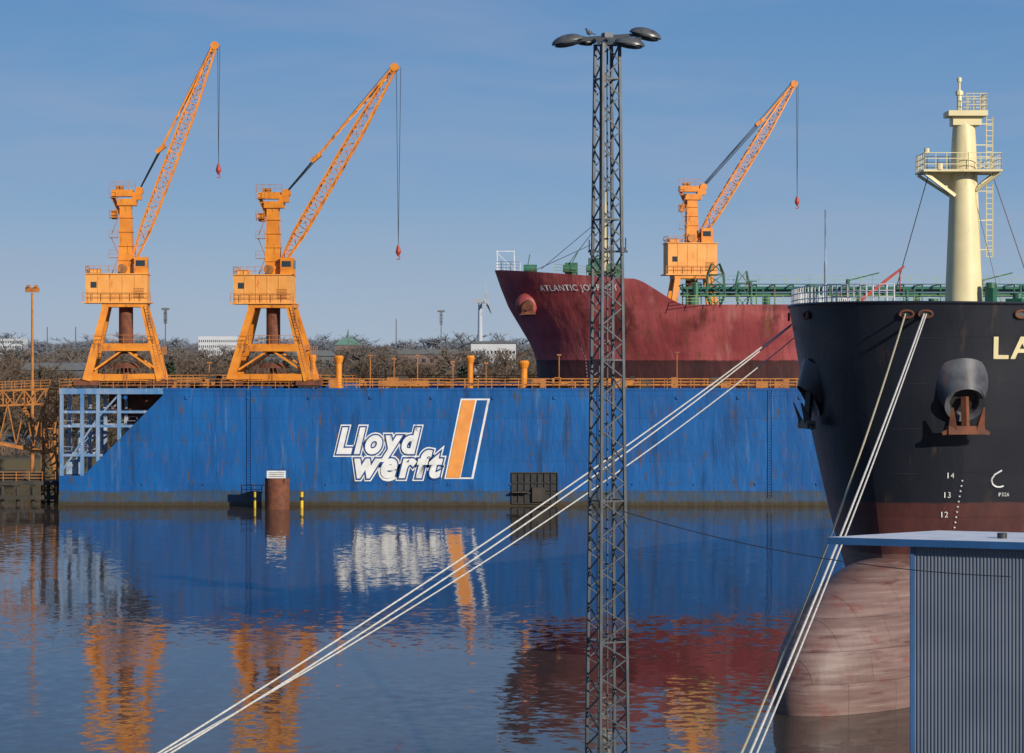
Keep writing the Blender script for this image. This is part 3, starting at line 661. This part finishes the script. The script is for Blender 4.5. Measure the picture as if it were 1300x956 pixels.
a=inv@Vector((PX(1093,140),140,PZ(381,140))); b_=inv@Vector((PX(1148,140),140,PZ(338,140))); dr.beam(a,b_,.2,.2,.12); dr.beam(a+(b_-a)*.9,a+(b_-a)*.9+Vector((0,0,-1.2)),.05)
dr.obj('deck_derrick','hookred',bs)
gm=MB()
for p_,h,w_ in ((1258,1.2,.5),(1292,.6,1.0),(1185,.3,.6)):
    c=inv@Vector((PX(p_,141),141,20.7)); gm.box(c.x-w_/2,c.x+w_/2,c.y-w_/2,c.y+w_/2,20.6,20.8+h); gm.cyl((c.x,c.y,20.8+h),(c.x,c.y,21.1+h),.28,n=10)
gm.obj('deck_machinery','green',bs)

# ------------------------------------------------------------------ ropes
def sagpts(a,b,sag,n=26):
    a=Vector(a); b=Vector(b); return [a.lerp(b,i/n)+Vector((0,0,-4*sag*(i/n)*(1-i/n))) for i in range(n+1)]
pA=bs_m@(hull_pt(Bk,1.0,20.4,-1)+Vector((-.15,0,0))); pA2=bs_m@(hull_pt(Bk,.55,20.4,-1)+Vector((-.15,0,0)))
pS=bs_m@(hull_pt(Bk,6.2,20.0,1)); pS2=bs_m@(hull_pt(Bk,8.0,19.3,1))
b1=Vector((PX(928,80),79.5,4.5)); b2=Vector((PX(120,80),79.5,4.5))
mr1=empty('mooring_ropes'); 
q=MB(); q.tube(sagpts(pA,b1,.5),.046,7); q.tube(sagpts(pA+Vector((.12,0,0)),b1+Vector((.22,0,0)),.55),.036,7); q.obj('bow_line_white','rope',mr1,True)
q=MB(); q.tube(sagpts(pA2,b1+Vector((-.25,0,.1)),1.0),.046,7); q.obj('bow_line_tan','rope_y',mr1,True)
q=MB()
q.tube(sagpts(pS,b2,.55),.036,7); q.tube(sagpts(pS+Vector((0,.5,-.1)),b2+Vector((.35,0,0)),.75),.036,7); q.tube(sagpts(pS2,b2+Vector((.2,0,.15)),1.0),.032,7)
q.obj('breast_lines','rope',mr1,True)
for p in (b1,b2):
    e=empty('mooring_bollard',(p.x,p.y,4)); MB().cyl((0,0,0),(0,0,.75),.3,.24,16).cyl((0,0,.75),(0,0,.95),.42,.38,16).obj('bollard_body','dark',e,True); MB().box(-.6,.6,-.5,.5,.01,.06).obj('base_plate','rusty',e)

# ------------------------------------------------------------------ foreground lattice lamp mast
DM=64.0; mx0=PX(771,DM)
lm=empty('floodlight_mast',(mx0,DM,4),math.radians(24))
L_=MB(); H=PZ(56,DM)-4; n=50; 
def wd(z): return .86-(.86-.46)*(z/H)**1.0
prev=None
for i in range(n+1):
    z=H*i/n; w2=wd(z)/2; ring=[Vector((sx*w2,sy*w2,z)) for sx,sy in ((-1,-1),(1,-1),(1,1),(-1,1))]
    if prev:
        for k in range(4):
            L_.beam(prev[k],ring[k],.07); k2=(k+1)%4
            L_.beam(prev[k] if i%2 else prev[k2],ring[k2] if i%2 else ring[k],.032)
            if i%8==0: L_.beam(ring[k],ring[k2],.04)
    prev=ring
L_.beam((-w2-.1,-.12,0),(-.25,-.12,H),.03)
L_.cyl((.05,.1,0),(.05,.1,H),.025,n=6)
L_.obj('lattice',"galv",lm)
ut=MB(); 
def uv(x,y,z): 
    v=Matrix.Rotation(-math.radians(24),3,'Z')@Vector((x,y,0)); return (v.x,v.y,z)
zt_=H
ut.beam(uv(-.75,-.15,zt_+.1),uv(.85,-.15,zt_+.1),.08,.1); ut.beam(uv(-.5,.3,zt_+.18),uv(.85,.3,zt_+.28),.06,.08)
for x in (-.3,0,.3): ut.beam(uv(x,-.3,zt_+.1),uv(x,.4,zt_+.1),.05)
ut.beam(uv(-.27,0,zt_),uv(.27,0,zt_),.3,.08)
zb=PZ(320,DM)-4
ut.beam(uv(-.5,-.35,zb),uv(.5,-.35,zb),.05); ut.beam(uv(-.45,-.35,zb-.2),uv(.1,-.35,zb+.05),.04); ut.cyl(uv(.36,-.4,zb-.02),uv(.36,-.4,zb+.1),.12,.08,12); ut.cyl(uv(-.4,-.4,zb-.1),uv(-.4,-.4,zb+.05),.06,n=8)
ut.cyl(uv(.45,-.35,zb),uv(.45,-.35,zb+.35),.015,n=5); ut.cyl(uv(-.47,-.35,zb),uv(-.47,-.35,zb+.3),.015,n=5)
ut.box(-.12,.12,-.1,.1,zt_+.1,zt_+.28)
ut.obj('top_frame','galv',lm)
def lamp(x,y,z,tilt,yaw,sc=1):
    c=MB(); c.sph((0,0,0),.42*sc,.24*sc,.2*sc,20,8,0,math.pi/2); c.cyl((0,0,-.045*sc),(0,0,0.0),.25*sc,.27*sc,20)
    mat_=Matrix.Translation(uv(x,y,z))@Matrix.Rotation(yaw-math.radians(24),4,'Z')@Matrix.Rotation(tilt,4,'Y')
    c.v=[tuple(mat_@Vector(v)) for v in c.v]; c.obj('lamp_head','lampgrey',lm,True)
    g_=MB(); g_.sph((0,0,-.03*sc),.36*sc,.2*sc,.09*sc,18,5,math.pi/2,math.pi); g_.v=[tuple(mat_@Vector(v)) for v in g_.v]; g_.obj('lamp_glass','glass',lm,True)
lamp(-1.0,-.15,zt_+.03,math.radians(-12),0); lamp(-.62,.35,zt_+.1,math.radians(10),0,.75)
lamp(.98,.3,zt_+.25,math.radians(14),0); lamp(.56,-.4,zt_-.06,math.radians(8),0,.9)
MB().box(-.8,.8,-.8,.8,.01,.35).obj('footing','conc',lm)
bx=uv(-.46,-.15,0); bd=empty('pigeon',(0,0,0)); bd.location=lm.location+Matrix.Rotation(math.radians(24),3,'Z')@Vector((bx[0],bx[1],zt_+.16))
bm_=MB(); bm_.sph((0,0,.11),.075,.055,.06,14,10); bm_.sph((-.07,0,.2),.032,.03,.032,12,8); bm_.cyl((-.04,0,.13),(-.068,0,.19),.04,.026,10); bm_.beam((.05,0,.1),(.16,0,.06),.05,.02,.07); bm_.cyl((-.1,0,.198),(-.122,0,.192),.01,.003,6)
bm_.cyl((0,-.02,0),(0,-.02,.06),.007,n=5); bm_.cyl((0,.02,0),(0,.02,.06),.007,n=5); bm_.obj('body','feather',bd,True)

# ------------------------------------------------------------------ shed
sh=empty('harbour_shed')
zr=14.0
fl_=Vector((PX(1050,60.8),60.8,zr)); frr=Vector((fl_.x+12,56.3,zr)); dirx=(frr-fl_).normalized(); back=Vector((-dirx.y,dirx.x,0))
bl=fl_+back*3.6+Vector((0,0,-.03)); br=frr+back*3.6+Vector((0,0,-.03)); 
bl=bl+dirx*2.0
q=MB(); t_=Vector((0,0,-.06)); q.v=[tuple(v) for v in (fl_,frr,br,bl,fl_+t_,frr+t_,br+t_,bl+t_)]; q.f=[(0,1,2,3),(7,6,5,4),(0,4,5,1),(1,5,6,2),(2,6,7,3),(3,7,4,0)]; q.obj('roof','roofw',sh)
q=MB(); z_=Vector((0,0,-.085)); off=-back*.03; q.beam(fl_+z_+off,frr+z_+off,.05,.17); q.obj('fascia','shedtrim',sh)
wl=fl_+dirx*2.06+back*.25
q=MB(); ww=10; stp=.07
pts=[]
x=0
while x<ww:
    for dx,dy in ((0,0),(stp*.45,0),(stp*.6,.025),(stp*1.05,.025)): pts.append(wl+dirx*(x+dx)+back*dy)
    x+=stp*1.2
for p in pts: q.v+=[(p.x,p.y,4),(p.x,p.y,zr-.1)]
q.f=[(2*i,2*i+2,2*i+3,2*i+1) for i in range(len(pts)-1)]; q.obj('corrugated_wall','shedwall',sh)
q=MB(); q.beam(Vector((wl.x,wl.y,4))-dirx*.04,Vector((wl.x,wl.y,zr-.1))-dirx*.04,.1,.1); 
c1=wl+back*3.2; q2=MB(); q2.v=[(wl.x,wl.y,4),(c1.x,c1.y,4),(c1.x,c1.y,zr-.12),(wl.x,wl.y,zr-.1)]; q2.f=[(0,1,2,3)]; q2.obj('side_wall','shedwall',sh); q.obj('corner_trim','shedtrim',sh)
v_=fl_+dirx*4.0+back*1.2; MB().cyl((v_.x,v_.y,zr-.15),(v_.x,v_.y,zr+.12),.12,n=12).obj('roof_vent','dark',sh,True)
q=MB(); a=Vector((PX(790,64),63.7,PZ(648,64))); b_=Vector((PX(1283,57.2),57.2,PZ(732,57.2))); q.tube(sagpts(a,b_,.32,20),.012,5); q.obj('overhead_cable','wire')

# ------------------------------------------------------------------ left: gangway, jetty, lamp
gw=empty('access_gangway',(0,308,0))
G=MB(); G.lattice((-75,0,12.2),(XL-.3,0,13.0),1.6,1.8,1.6,16,.2,.14,.05); G.rail([(-75,-1,13.2),(XL,-1,14)],1.0,1.2,.04); G.rail([(-75,1,13.2),(XL,1,14)],1.0,1.2,.04)
G.beam((-75,-1,9.5),(-56,-1,6.0),.4); G.beam((-56,-1,6.0),(-55,-1,1),.5); G.beam((-60,0,12),(-55,0,4),.4); G.lattice((-56.5,0,0),(-56.5,0,12),1.6,1.6,1.6,8,.2,.12)
for i in range(9): x=-74+i*2.1; G.beam((x,-1,12),(x+1.0,-1,9.4-(x+75)*.18),.12); G.beam((x+2.1,-1,12),(x+1.0,-1,9.4-(x+75)*.18),.12)
G.obj('truss','orange_d',gw)
jt=empty('jetty',(0,304,0))
J=MB(); J.box(-80,XL-.8,-1,3,2.3,2.8)
for i in range(14):
    x=-78+i*1.85; J.cyl((x,-.6,-2),(x,-.6,2.8),.22,n=8); J.beam((x,-.9,.3),(x+1.85,-.9,2.3),.12)
J.box(-80,XL-.8,-1.3,-1,.6,1.1); J.box(-62,-59,-.5,2,2.8,4.0); J.box(-58,-56.5,-.5,1,2.8,3.7)
J.obj('piles_and_deck','timber',jt); q=MB(); q.rail([(-80,-.9,2.8),(XL-1,-.9,2.8)],1.1,1.6,.04); q.obj('jetty_railing','orange_d',jt)
hl=empty('floodlight_mast',(PX(41,340),340,0))
q=MB(); q.cyl((0,0,0),(0,0,PZ(372,340)),.3,.14,10); q.box(-.9,.9,-.3,.3,PZ(371,340),PZ(365,340)); q.box(-.7,-.3,-.5,.3,PZ(365,340),PZ(362,340)); q.box(.3,.7,-.5,.3,PZ(365,340),PZ(362,340)); q.obj('pole','orange_d',hl)
# ------------------------------------------------------------------ distant structures
def bld(name,p0,p1,yt,D,m,dep=20,zb=3,roof=None,wins=0):
    e=empty(name,(0,D,0)); x0,x1=PX(p0,D),PX(p1,D); z=PZ(yt,D)
    MB().box(x0,x1,0,dep,zb,z).obj('walls',m,e)
    if roof:
        q=MB(); q.prism([(x0-.5,z),(x1+.5,z),(x1-(x1-x0)*.06,z+roof),(x0+(x1-x0)*.06,z+roof)],-.5,dep+.5); q.obj('roof','bldg',e)
    if wins:
        q=MB(); fl=max(1,int((z-zb)/3.2))
        for f in range(fl):
            for i in range(wins):
                xx=x0+(x1-x0)*(i+.3)/wins; q.box(xx,xx+(x1-x0)/wins*.45,-.05,0,zb+f*3.2+1.2,zb+f*3.2+2.6)
        q.obj('windows','glass',e)
bld('apartment_block',252,307,427,1500,'bldw',15,wins=22)
bld('apartment_block',0,30,430,1700,'bldw',15,wins=10)
bld('warehouse',-20,26,565,375,'bldb',12,roof=1.2,wins=4)
bld('warehouse',598,655,436,1100,'bldw',25,roof=1,wins=12)
bld('warehouse',330,420,452,900,'bldg',25,roof=2,wins=10)
bld('warehouse',480,585,450,1000,'bldb',25,roof=2,wins=10)
bld('warehouse',0,95,470,700,'bldg',25,roof=2,wins=14)
ch=empty('church',(PX(441,1600),1600,0)); MB().box(-8,8,0,10,3,22).obj('nave','bldb',ch); q=MB(); q.prism([(-8.5,22),(8.5,22),(3,26.5),(-3,26.5)],-.5,10.5); q.cyl((0,5,24),(0,5,31),1.8,.1,8); q.obj('roof','copper',ch)
def turbine(p,D,yb,yh,bl_,a0):
    e=empty('wind_turbine',(PX(p,D),D,0),math.radians(78)); h=PZ(yh,D); q=MB(); q.cyl((0,0,0),(0,0,h),1.9,1.1,14); q.box(-1.3,1.3,-3,4,h-1.2,h+1.2)
    for k in range(3):
        a=math.radians(a0+120*k); d=Vector((math.sin(a),0,math.cos(a))); q.beam(Vector((0,-3.6,h)),Vector((0,-3.6,h))+d*bl_*.25,1.0,1.6,1.4); q.beam(Vector((0,-3.6,h))+d*bl_*.25,Vector((0,-3.6,h))+d*bl_,1.4,.8,.4)
    q.obj('tower_and_rotor','turb',e)
turbine(609.5,1500,450,382,16,-3)
for p,yt,D in ((210,391,1300),(560,394,1400),(442,418,1500),(60,415,1300),(503,405,1200),(96,415,1200)):
    e=empty('floodlight_mast',(PX(p,D),D,0)); q=MB(); q.beam((0,0,3),(0,0,PZ(yt,D)),.7,.7,.4); h=PZ(yt,D)
    if p in (210,560): q.box(-2,2,-.5,.5,h-1,h); q.lattice((0,0,h-8),(0,0,h-1),1.2,1.4,1.2,4,.2,.15)
    q.obj('pole','bldg',e)
# ------------------------------------------------------------------ trees
def tree_mesh(name,m,seed,nt_=800,spread=1.0):
    r=random.Random(seed); mb=MB()
    mb.cyl((0,0,0),(0,0,4.5),.3,.2,6); ends=[]
    def br(p,d,l,rad,dep):
        q=p+d*l; mb.beam(p,q,rad*2,rad*2,rad*1.3); ends.append((p,q))
        if dep==0: return
        for k in range(3 if dep>1 else 4):
            nd=(d+Vector((r.uniform(-1,1),r.uniform(-1,1),r.uniform(-.3,.7)))*.75).normalized(); br(p.lerp(q,r.uniform(.5,1)),nd,l*r.uniform(.6,.85),rad*.6,dep-1)
    for k in range(5):
        a=k*1.26+r.random(); br(Vector((0,0,r.uniform(2.5,4.8))),Vector((math.cos(a)*.6*spread,math.sin(a)*.6*spread,1)).normalized(),r.uniform(2.6,3.6),.14,3)
    for i in range(nt_):
        p,q=r.choice(ends[5:]); o=p.lerp(q,r.random()); d=Vector((r.gauss(0,1),r.gauss(0,1),r.gauss(.5,.8))).normalized()*r.uniform(.5,1.3)
        s=d.cross(Vector((r.gauss(0,1),r.gauss(0,1),r.gauss(0,1)))).normalized()*r.uniform(.03,.07)
        k=len(mb.v); mb.v+=[tuple(o-s),tuple(o+s),tuple(o+d)]; mb.f.append((k,k+1,k+2))
    me=bpy.data.meshes.new(name); me.from_pydata(mb.v,[],mb.f); me.materials.append(M[m]); return me
def ever_mesh(name,m,seed):
    r=random.Random(seed); mb=MB(); mb.cyl((0,0,0),(0,0,8),.25,.1,6)
    for i in range(900):
        z=r.uniform(.8,10); rr=(1-(z/10.5))*3.0*r.uniform(.5,1.05)+.2; a=r.uniform(0,6.28); o=Vector((rr*math.cos(a),rr*math.sin(a),z))
        d=Vector((r.gauss(0,1),r.gauss(0,1),r.gauss(-.2,.5))).normalized()*.5; s=d.cross(Vector((r.gauss(0,1),r.gauss(0,1),1))).normalized()*.25
        k=len(mb.v); mb.v+=[tuple(o-s),tuple(o+s),tuple(o+d)]; mb.f.append((k,k+1,k+2))
    me=bpy.data.meshes.new(name); me.from_pydata(mb.v,[],mb.f); me.materials.append(M[m]); return me
near=[tree_mesh('bare_tree',"twig",i) for i in range(4)]+[ever_mesh('bush','ever',9)]
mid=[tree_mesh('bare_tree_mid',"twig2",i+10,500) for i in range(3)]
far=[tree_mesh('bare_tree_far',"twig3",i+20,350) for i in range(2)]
def belt(name,ms,n,d0,d1,h0,h1,pw,wd_=1.0,px0=-60,px1=1360,zb=3):
    e=empty(name,(0,0,0))
    for i in range(n):
        D=d0+(d1-d0)*random.random()**pw; p=random.uniform(px0,px1); me=ms[random.randrange(len(ms))]
        o=bpy.data.objects.new('tree',me); h=(h0+(h1-h0)*random.random()**1.6)/11.0; o.location=(PX(p,D),D,zb); o.scale=(h*wd_,h*wd_,h); o.rotation_euler=(0,0,random.uniform(0,6.28)); S.collection.objects.link(o); o.parent=e
belt('tree_belt',near,240,420,800,7,14.5,1,1.4)
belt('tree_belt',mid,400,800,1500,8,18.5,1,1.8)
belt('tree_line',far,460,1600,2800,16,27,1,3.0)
belt('tree_belt',near,40,365,420,5,12,1,1.2,-60,240)
sb=MB(); r=random.Random(3)
for i in range(9000):
    D=r.uniform(362,420); x=PX(r.uniform(-60,300),D); z=3+abs(r.gauss(0,.8)); o=Vector((x,D,z)); d=Vector((r.gauss(0,.5),r.gauss(0,.5),1)).normalized()*r.uniform(.4,1.3); s=Vector((r.gauss(0,1),r.gauss(0,1),.2)).normalized()*.06
    k=len(sb.v); sb.v+=[tuple(o-s),tuple(o+s),tuple(o+d)]; sb.f.append((k,k+1,k+2))
sb.obj('scrub','twig')
